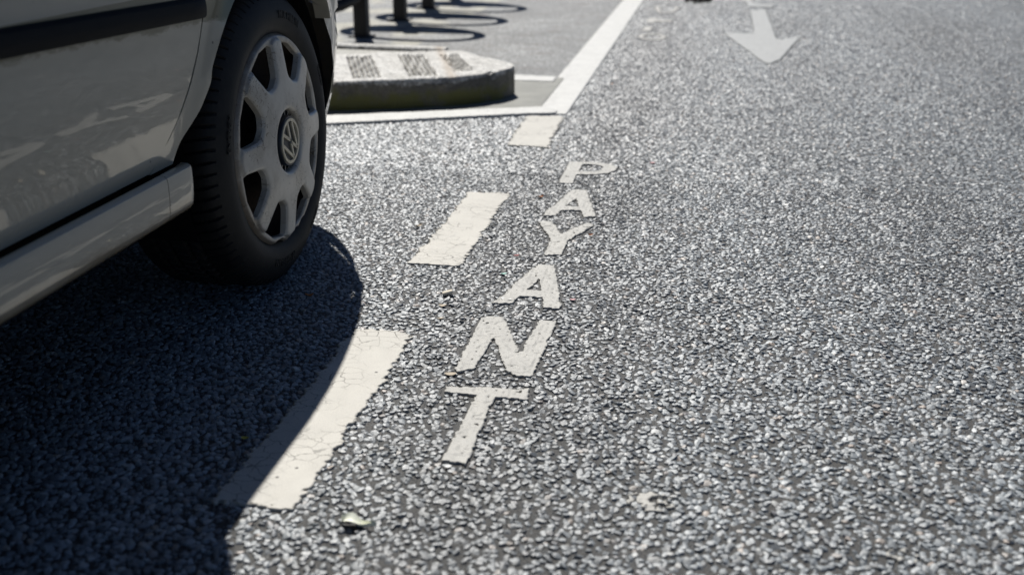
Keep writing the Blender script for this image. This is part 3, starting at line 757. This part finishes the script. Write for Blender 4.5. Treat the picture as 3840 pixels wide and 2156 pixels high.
    m.loft(rings, closed=True, caps=True); m.tube(mir([(-.86, 1.62, .93), (mx - .03, 1.62, .96)], side), .022, 8)
    mm = cpart(m, 'wing_mirror', M['trim'], 50)
    m = MB(); P = mir([(mx - .003 + .095 * math.cos(a), 1.498, 1.0 + .056 * math.sin(a)) for a in np.linspace(0, 2 * math.pi, 25)[:-1]], side)
    m.add(P, [tuple(range(24))]); m.build('mirror_glass', M['mirror'], mm)
    # headlight
    m = MB(); rings = []
    for y in np.linspace(2.50, 2.81, 12):
        z0, z1 = .585, .585 + .165 * (1 - .35 * (y - 2.5) / .31)
        x = lambda z: -.826 - high_taper(y)
        rings.append(mir([(x(z), y + .0, z) for z in np.linspace(z0, z1, 6)], side))
    m.loft(rings); cpart(m, 'headlight', M['lamp'])
    # arch liner and inner wall: a dark cave round the wheel
    for yc in (1.962, -.50):
        m = MB(); rr = .349
        ang = np.linspace(-20, 200, 40)
        rings = [mir([(x, yc + rr * math.cos(R(a)) * .985, .30 + rr * math.sin(R(a)) * .99) for a in ang], side) for x in (-.868, -.95, -1.12)]
        m.loft(rings); m.add(mir([(-1.12, yc + rr * math.cos(R(a)), .30 + rr * math.sin(R(a))) for a in ang], side), [tuple(range(40))])
        cpart(m, 'arch_liner', M['under'])

# bumper: plan curve round the nose
plan = [(2.20, 0)]
m = MB(); rings = []
zs = [.195, .21, .26, .32, .38, .44, .495, .52, .53]
ap = arch_path()
for z in zs:
    fr = ap[20:]; ys0 = float(np.interp(-z, -fr[::-1][::-1][:, 1], fr[:, 0])) if z < .60 else 2.36
    inset = {.195: .02, .21: .008, .53: .02}.get(z, 0)
    zb = np.interp(z, [.19, .22, .3, .42], [.050, .034, .016, .0])
    half = []
    for t in np.linspace(0, 1, 26):
        y = ys0 + (2.83 - ys0) * (1 - (1 - t) ** 1.6)
        x = -.838 - np.interp(y + max(0, .46 - z) * .35 * min(1, (y - ys0) / .08), PY, PX) - inset - zb + (0.004 if z < .45 else 0)
        half.append((x, y - inset * .5, z))
    half += [(-1.52, 2.845 - inset * .5, z), (-1.62, 2.85 - inset * .5, z)]
    full = half + [(2 * CX - p[0], p[1], p[2]) for p in half[::-1]]
    rings.append(full)
m.loft(rings); cpart(m, 'front_bumper', M['paint'])
# bonnet, windscreen, roof, tail
m = MB(); rings = []
for y in np.linspace(1.62, 2.83, 26):
    ze = float(np.interp(y, [1.62, 2.1, 2.3, 2.43, 2.6, 2.75, 2.83], [.885, .84, .80, .765, .735, .70, .66])); xe = float(-.845 - high_taper(y))
    half = [(xe + .002, y, ze - .02), (xe - .006, y, ze)] + [(xe - .012 - (xe - .012 - CX) * t, y, ze + .045 * (1 - (1 - t) ** 2)) for t in np.linspace(0, 1, 10)]
    rings.append(half + [(2 * CX - p[0], p[1], p[2]) for p in half[-2::-1]])
m.loft(rings); cpart(m, 'bonnet', M['paint'])
m = MB(); m.loft([[(-1.20 + dx, 2.835, .53), (-1.20 + dx, 2.835, .68)] for dx in (0, -.94)]); cpart(m, 'grille', M['trim'], 0)
def cross(name, pts, mat):
    m = MB(); rings = []
    for y, z, xh in pts:
        rings.append([(CX + xh * math.sin(a), y - .0, z - .035 * (1 - math.cos(a))) for a in np.linspace(-1.35, 1.35, 19)] if 0 else
                     [(CX + xh * s_, y - .04 * s_ * s_, z - .035 * s_ ** 4) for s_ in np.linspace(-1, 1, 19)])
    m.loft(rings); return cpart(m, name, mat)
cross('windscreen', [(1.66, .93, .80), (1.30, 1.15, .74), (.93, 1.375, .665)], M['glass'])
cross('roof', [(.93, 1.38, .665), (.6, 1.425, .66), (0, 1.43, .655), (-.6, 1.40, .65), (-.95, 1.35, .64)], M['paint'])
cross('rear_window', [(-.95, 1.35, .64), (-1.25, .97, .72)], M['glass'])
cross('tailgate', [(-1.25, .97, .72), (-1.33, .80, .74), (-1.34, .45, .74), (-1.30, .25, .72)], M['paint'])
m = MB(); m.box(CX - .60, CX + .60, -1.25, 2.50, .19, .24, .01); m.box(CX - .50, CX + .50, -1.2, 2.55, .242, .5, .01); m.box(CX - .68, CX + .68, -.12, 1.70, .165, .30, .01); m.box(CX - .58, CX + .58, 1.56, 2.55, .15, .189, .01)
cpart(m, 'underbody', M['under'], 0)

# ---- wheel (built at its centre, outer face towards +x)
def text_on_arc(body, radius, size, centre_deg, x, cw=True):
    cu = bpy.data.curves.new('lettering', 'FONT'); cu.body = body; cu.size = size; cu.align_x = 'CENTER'; cu.extrude = .0006; cu.space_character = 1.12; cu.resolution_u = 2
    cu.offset = .0004
    ob = bpy.data.objects.new('lettering', cu); col.objects.link(ob)
    me = bpy.data.meshes.new_from_object(ob); bpy.data.objects.remove(ob)
    V = []
    for v in me.vertices:
        a = R(centre_deg) - v.co.x / radius; r = radius + v.co.y
        V.append((x + v.co.z, r * math.cos(a), r * math.sin(a)))
    F = [tuple(p.vertices) for p in me.polygons]; bpy.data.meshes.remove(me)
    return V, F

def build_wheel(parent):
    RT = .290; wheel = empty('wheel', (0, 0, 0), parent)
    # tyre profile (x, r) from outer bead over the tread to inner bead; outer face at x = 0
    prof = [(-.030, .196), (-.018, .200), (-.009, .206), (-.003, .216), (.001, .228), (.002, .240), (-.001, .252), (-.0045, .262), (-.010, .272), (-.016, .2795), (-.023, .2845),
            (-.031, .2872), (-.038, .2885)]
    for x in np.linspace(-.040, -.178, 47): prof.append((x, RT - .0012 * ((x + .11) / .07) ** 2))
    prof += [(-.186, .2872), (-.196, .280), (-.205, .268), (-.212, .25), (-.212, .23), (-.205, .21), (-.188, .196)]
    nA = 1080; P = np.array(prof)
    th = np.arange(nA) / nA * 2 * math.pi
    X = np.tile(P[:, 0][:, None], (1, nA)); Rr = np.tile(P[:, 1][:, None], (1, nA))
    TH = np.tile(th, (len(P), 1))
    # main grooves
    for gx in (-.066, -.092, -.128, -.154):
        Rr -= .007 * np.clip(1.6 - np.abs(X - gx) / .0032, 0, 1)
    # shoulder slots and cross slots
    pitch = 84
    s1 = (TH * pitch / (2 * math.pi) + (X + .04) * 9) % 1
    m1 = (X < -.014) & (X > -.064) & (P[:, 1][:, None] > .274); Rr -= np.where(m1 & (s1 < .2), .0055, 0)
    s2 = (TH * pitch / (2 * math.pi) - (X + .10) * 14) % 1
    m2 = (X < -.068) & (X > -.152); Rr -= np.where(m2 & (s2 < .17), .0055, 0)
    m3 = (X < -.156) & (X > -.19) & (P[:, 1][:, None] > .27); Rr -= np.where(m3 & (s1 < .2), .0055, 0)
    # sidewall ridges: rings and fine radial ribs
    for rr_, hgt, wd in ((.214, .0014, .0012), (.2565, .0010, .0010), (.2685, .0012, .0012)):
        X += hgt * np.clip(1.3 - np.abs(P[:, 1][:, None] - rr_) / (wd * 2.2), 0, 1) * (X > -.02)
    # flat contact with the ground
    Yv = Rr * np.cos(TH); Zv = Rr * np.sin(TH); Zv = np.maximum(Zv, -RT + .0035)
    V = np.stack([X, Yv, Zv], 2).reshape(-1, 3); n = len(P); F = []
    for i in range(n - 1):
        for j in range(nA):
            k = (j + 1) % nA; F.append((i * nA + j, (i + 1) * nA + j, (i + 1) * nA + k, i * nA + k))
    m = MB(); m.add(V, F)
    for body, rad, size, deg in (('MICHELIN', .2345, .0205, 72), ('ENERGY', .2375, .0165, 165), ('MICHELIN', .2345, .0205, 262), ('185/60 R14', .2385, .011, 305), ('TUBELESS', .2385, .010, 22)):
        tv, tf = text_on_arc(body, rad, size, deg, .0022); m.add(tv, tf)
    t = m.build('tyre', M['rubber'], wheel); auto_smooth(t, 40)
    # steel rim behind the cap
    m = MB(); rp = [(-.016, .202), (-.012, .199), (-.014, .192), (-.030, .186), (-.045, .182), (-.060, .165), (-.055, .12), (-.045, .09), (-.05, .0)]
    m.loft([[(x, r * math.cos(a), r * math.sin(a)) for a in np.linspace(0, 2 * math.pi, 97)[:-1]] for x, r in rp], closed=True)
    for k in range(5):      # wheel bolts
        a = 2 * math.pi * k / 5; cy, cz = .055 * math.cos(a), .055 * math.sin(a)
        m.loft([[(x, cy + .010 * q * math.cos(b), cz + .010 * q * math.sin(b)) for b in np.linspace(0, 2 * math.pi, 7)[:-1]] for x, q in ((-.05, 1), (-.03, 1), (-.028, .8))], closed=True, caps=True)
    auto_smooth(m.build('rim', M['steel'], wheel), 50)
    # hubcap: polar sheet with eight windows
    nA, nR = 960, 96; rad = np.r_[np.linspace(.0605, .112, 14)[:-1], np.linspace(.112, .2065, nR)]; th = np.arange(nA) / nA * 2 * math.pi
    RR, TH = np.meshgrid(rad, th, indexing='ij')
    cen = (np.round((TH / (math.pi / 4)) - .5) + .5) * (math.pi / 4); u = TH - cen          # angle from the window's middle
    def sdf(r, u):   # rounded quadrilateral window in local coordinates (a across, c outwards)
        a = np.abs(r * np.sin(u)); c = r * np.cos(u)
        P = [(0, .1235), (.0185, .1255), (.0385, .1815), (0, .1885)]
        rd = .007; d = np.full(np.shape(a), -1e9)
        E = [((0, .1200), (.0235, .1245)), ((.0235, .1245), (.0510, .1835)), ((.0510, .1835), (0, .1925))]
        for (p, q) in E:
            p = np.array(p); q = np.array(q); e = (q - p) / np.linalg.norm(q - p); nrm = np.array([e[1], -e[0]])
            d = np.maximum(d, (a - p[0]) * nrm[0] + (c - p[1]) * nrm[1] + rd) if False else np.maximum(d, (a - p[0]) * nrm[0] + (c - p[1]) * nrm[1])
        # soften corners
        ds = [(a - p[0]) * (q[1] - p[1]) / math.hypot(q[0] - p[0], q[1] - p[1]) - (c - p[1]) * (q[0] - p[0]) / math.hypot(q[0] - p[0], q[1] - p[1]) for p, q in E]
        k = 260.0; sm = np.log(sum(np.exp(k * x_) for x_ in ds)) / k
        return sm
    D = sdf(RR, u)
    keepv = D > 0
    # snap near-boundary vertices on to the window outline
    eps = 1e-4
    for _ in range(3):
        g_r = (sdf(RR + eps, u) - sdf(RR - eps, u)) / (2 * eps); g_u = (sdf(RR, u + eps) - sdf(RR, u - eps)) / (2 * eps) / RR
        D = sdf(RR, u); near = np.abs(D) < .0011
        n2 = g_r ** 2 + g_u ** 2 + 1e-9
        RR = RR - np.where(near, D * g_r / n2, 0); u = u - np.where(near, D * g_u / n2 / RR, 0)
    TH = cen + u; D = sdf(RR, u)
    spokew = np.abs(((TH / (math.pi / 4)) + .5) % 1 - .5) * (math.pi / 4) * RR       # distance from spoke axis
    spoke_face = 1 / (1 + np.exp((spokew - .030) / .0022)) * 1 / (1 + np.exp((RR - .197 + (spokew / .03) ** 2 * .010) / .0012))
    hub_face = 1 / (1 + np.exp((RR - .121) / .0025))
    face = np.maximum(spoke_face, hub_face)
    xh = .004 + .0155 * (1 - (RR / .20) ** 2) * 1.0
    X = np.where(True, xh * face + (1 - face) * (.004 + .0155 * (1 - (RR / .20) ** 2) - .0050 * np.clip((RR - .115) / .05, 0, 1)), 0)
    X -= .0045 * np.exp(-np.clip(D, 0, 1) / .0022)
    X -= .006 * np.exp(-(RR - .0605) / .003)
    X -= .010 * np.clip((RR - .200) / .0065, 0, 1) ** 1.6
    deg = np.degrees(TH) % 360
    # broken edge at the bottom
    bite = lambda c, w_, d_: d_ * np.clip(1 - np.abs((deg - c + 180) % 360 - 180) / w_, 0, 1) ** .6
    lim = .2066 - np.maximum(bite(259, 8, .011), bite(277, 9, .015)) - np.maximum(bite(291, 5, .008), bite(312, 2.5, .005))
    sh = np.clip((RR - .190) / .0165, 0, 1); RR = np.where(RR > .19, .19 + (lim - .19) * sh, RR)
    ok = (D > -.00035)
    kq = ok[:-1, :] & ok[1:, :] & np.roll(ok, -1, 1)[:-1, :] & np.roll(ok, -1, 1)[1:, :]
    V = np.stack([X, RR * np.cos(TH), RR * np.sin(TH)], 2).reshape(-1, 3)
    I, J = np.nonzero(kq); K = (J + 1) % nA
    Q = np.stack([I * nA + J, (I + 1) * nA + J, (I + 1) * nA + K, I * nA + K], 1)
    # turned-in walls round every opening and the rims
    E = np.concatenate([Q[:, [0, 1]], Q[:, [1, 2]], Q[:, [2, 3]], Q[:, [3, 0]]]); key = np.sort(E, 1); kk = key[:, 0] * 10 ** 7 + key[:, 1]
    un, inv, cnt = np.unique(kk, return_inverse=True, return_counts=True); B = E[cnt[inv] == 1]
    n0 = len(V); low = V.copy(); low[:, 0] -= .011
    rlow = np.hypot(low[:, 1], low[:, 2]); V = np.concatenate([V, low])
    W_ = np.stack([B[:, 1], B[:, 0], B[:, 0] + n0, B[:, 1] + n0], 1)
    Q = np.concatenate([Q, W_]); used = np.unique(Q); mp = -np.ones(len(V), int); mp[used] = np.arange(len(used))
    me = quick_mesh('hubcap', V[used], mp[Q].ravel(), np.arange(len(Q)) * 4, np.full(len(Q), 4), [M['hub']], smooth=True)
    o = bpy.data.objects.new('hubcap', me); col.objects.link(o); o.parent = wheel; me.set_sharp_from_angle(angle=R(48))
    # vent ring and emblem in the recess
    xc = .004 + .0155 * (1 - .09)
    m = MB()
    circ = lambda x, r, n=64: [(x, r * math.cos(a), r * math.sin(a)) for a in np.linspace(0, 2 * math.pi, n + 1)[:-1]]
    m.loft([circ(xc - .020, .0612), circ(xc - .018, .0500)], closed=True, mi=0)
    for k in range(20):
        a = 2 * math.pi * (k + .5) / 20
        c_, s_ = math.cos(a), math.sin(a); tt = .0011
        m.add([(xc - .012, .047 * c_ - tt * s_, .047 * s_ + tt * c_), (xc - .012, .061 * c_ - tt * s_, .061 * s_ + tt * c_), (xc - .012, .061 * c_ + tt * s_, .061 * s_ - tt * c_), (xc - .012, .047 * c_ + tt * s_, .047 * s_ - tt * c_)], [(0, 1, 2, 3)], 1)
    m.build('vent_ring', [M['under'], M['hub']], wheel)
    m = MB()
    m.loft([circ(xc - .018, .0495), circ(xc - .004, .0495), circ(xc - .0015, .0480), circ(xc - .0015, .0445), circ(xc - .003, .0440), circ(xc - .003, .0001)], closed=True, mi=0)
    m.loft([circ(xc - .003, .0448), circ(xc + .0005, .0442), circ(xc + .0005, .0385), circ(xc - .003, .0378)], closed=True, mi=1)
    rot = R(38)
    def stroke(p, q, w_=.0062):
        P = bar(p, q, w_)
        def tr(a, b, x):   # a: to the viewer's right, b: up, turned by rot
            ra = a * math.cos(rot) - b * math.sin(rot); rb = a * math.sin(rot) + b * math.cos(rot); return (x, ra, rb)
        top = [tr(a, b, xc + .0004) for a, b in P]; bot = [tr(a * 1.0, b, xc - .003) for a, b in P]
        m.loft([bot, top], closed=True, mi=1); m.add(top, [(0, 1, 2, 3)], 1)
    cr = .0382
    # V over W: strokes end on the ring
    for sx_ in (-1, 1):
        stroke((sx_ * .0150, .0350), (sx_ * .0010, .0035))
        stroke((sx_ * .0310, .0215), (sx_ * .0135, -.0345))
        stroke((sx_ * .0125, -.0355), (sx_ * .0005, -.0045))
    auto_smooth(m.build('emblem', [M['navy'], M['chrome']], wheel), 40)
    return wheel
def copy_tree(o, parent):
    c = o.copy(); col.objects.link(c); c.parent = parent
    for ch in list(o.children): copy_tree(ch, c)
    return c
wh = build_wheel(car)
XW = -.835
spots = [(XW, 1.962, 0), (XW, -.50, 0), (2 * CX - XW, 1.962, math.pi), (2 * CX - XW, -.50, math.pi)]
for i, (x, y, rz) in enumerate(spots):
    o = wh if i == 0 else copy_tree(wh, car)
    o.location = (x - CX, y - .75, .2895); o.rotation_euler = (0, 0, rz)

# ------------------------------------------------------------------ litter on the road
def scrap(name, x, y, pts, th, mat, label, cat, group=None, z=.0035):
    m = MB(); cx_ = sum(p[0] for p in pts) / len(pts)
    n = len(pts)
    top = [(px, py, z + pz + th) for px, py, pz in pts]; bot = [(px, py, z + pz) for px, py, pz in pts]
    m.loft([bot, top], closed=True, caps=True); return tag(m.build(name, mat, origin=(x, y, 0)), label, cat, group)
leafm = simple('pale_leaf', (.90, .91, .78), .6, .3, var=.3, scale=90)
m = MB(); n = 14; rings = []
for i in range(n):
    t = i / (n - 1); wv_ = .0095 * math.sin(math.pi * min(1, t * 1.15 + .08)) ** .8 * (1 - .55 * (t > .55) * (t - .55) / .45) + .0006
    zz = .004 + .003 * math.sin(t * 5.5) ** 2
    rings.append([(t * .050 - .025, s_ * wv_ * (1 + .2 * math.sin(9 * t)), zz + .006 * abs(s_) ** 1.5 + .002 * math.sin(7 * t + s_)) for s_ in np.linspace(-1, 1, 7)])
m.loft(rings); o = m.build('curled_leaf', leafm, smooth=True); o.location = (-.405, 1.113, -.001); o.rotation_euler = (0, 0, R(-8))
tag(o, 'pale green curled leaf lying below the nearest dash', 'leaf')
m = MB(); rings = [[(x, .0068 * q * math.cos(a), .0042 + .0040 * q * math.sin(a)) for a in np.linspace(0, 2 * math.pi, 15)[:-1]] for x, q in ((-.010, .9), (-.009, 1), (.009, .97), (.010, .85))]
m.loft(rings, closed=True, caps=True); o = m.build('cork', simple('cork_tan', (.80, .72, .58), .7, .3, var=.15, scale=200)); auto_smooth(o, 40)
o.location = (-.486, 1.925, .0025); o.rotation_euler = (0, R(-14), R(20)); tag(o, 'tan cork stub lying left of the lower letter A', 'litter')
def blade(L, wd, mat, x, y, rz, label, cat, name, curl=.004, group=None):
    m = MB(); rings = []
    for i in range(8):
        t = i / 7; q = wd * math.sin(math.pi * (t * .92 + .04)) ** .7
        rings.append([((t - .5) * L, s_ * q, .0035 + curl * (2 * t - 1) ** 2 + curl * .5 * s_ * s_) for s_ in (-1, -.5, 0, .5, 1)])
    m.loft(rings); o = m.build(name, mat, smooth=True); o.location = (x, y, 0); o.rotation_euler = (0, 0, R(rz)); return tag(o, label, cat, group)
tan = simple('dry_leaf_tan', (.50, .43, .33), .7, .3, var=.3); orange = simple('dry_leaf_orange', (.45, .16, .03), .6, .4, var=.3)
white = simple('paper_white', (.8, .8, .78), .6, .3); pink = simple('confetti_pink', (.66, .40, .40), .6, .3); red = simple('petal_red', (.28, .05, .05), .6, .3); dark = simple('dark_lump', (.02, .016, .012), .8, .2, bump=(80, .8, .01))
yellow = simple('leaf_yellow', (.50, .42, .06), .6, .3)
blade(.021, .0055, tan, -.660, 2.345, 60, 'small tan wood chip left of the sunlit dash', 'wood chip', 'wood_chip')
blade(.018, .005, orange, -.416, 2.644, 40, 'orange dry leaf scrap left of the upper letter A', 'leaf', 'leaf_scrap')
blade(.013, .004, orange, -.252, 2.349, 10, 'small rust brown leaf scrap to the right of the letter Y', 'leaf', 'leaf_scrap')
blade(.016, .006, tan, -.482, 1.862, 0, 'small tan scrap just below the cork stub', 'litter', 'leaf_scrap', .002)
blade(.022, .007, white, -.368, 1.918, -25, 'white paper flake on the left foot of the lower letter A', 'paper', 'paper_scrap', .0015)
blade(.011, .004, white, -.328, 1.275, 10, 'white paper fleck just below the letter T', 'paper', 'paper_scrap', .001)
blade(.011, .004, orange, -.012, 1.068, 60, 'bright orange leaf speck near the bottom edge', 'leaf', 'leaf_scrap')
blade(.014, .005, pink, .535, 1.59, 20, 'pink confetti bit on the open road at the right', 'confetti', 'confetti_bit', .001)
blade(.012, .004, yellow, -.64, 1.30, 0, 'tiny yellow leaf bit on the shadow edge across the nearest dash', 'leaf', 'leaf_scrap', .001)
blade(.016, .006, orange, -.395, 4.315, 20, 'brown orange leaf scrap right of the solid line', 'leaf', 'leaf_scrap')
blade(.016, .006, pink, -.155, 3.06, 20, 'pink confetti bit beyond the letter P', 'confetti', 'confetti_bit', .001)
blade(.018, .008, red, -1.22, 3.545, 0, 'red petal at the foot of the kerb island', 'petal', 'petal')
blade(.016, .005, orange, -.752, 1.865, 20, 'orange leaf scrap in the shade against the tyre', 'leaf', 'leaf_scrap')
blade(.012, .004, pink, -.240, 1.940, 10, 'small pink petal just right of the lower letter A', 'petal', 'petal', .001)
blade(.014, .003, tan, -.470, 1.80, 25, 'thin tan splinter left of the letter N', 'wood chip', 'wood_chip', .001)
blade(.020, .006, tan, -.395, 1.568, 12, 'tan flake between the letters N and T', 'wood chip', 'wood_chip', .001)
blade(.014, .004, red, -.395, 2.18, 30, 'dark red speck to the left of the foot of the letter Y', 'petal', 'petal', .001)
blade(.013, .004, simple('mint_bit', (.35, .6, .52), .6, .3), -.400, 2.06, 30, 'pale mint green confetti bit left of the lower letter A', 'confetti', 'confetti_bit', .001)
m = MB()
for k in range(9):
    a = k * 2.4; m.tube([(.05 * math.cos(a) * (k / 9), .08 * math.sin(a) * (k / 9), .01), (.05 * math.cos(a), .09 * math.sin(a), .035 + .02 * math.sin(k)), (.09 * math.cos(a + .3), .13 * math.sin(a + .4), .012)], .011, 6)
o = m.build('leaf_clump', dark); o.location = (-.13, 7.6, 0); tag(o, 'dark clump of dead leaves on the road at the top edge', 'leaves'); auto_smooth(o, 60)
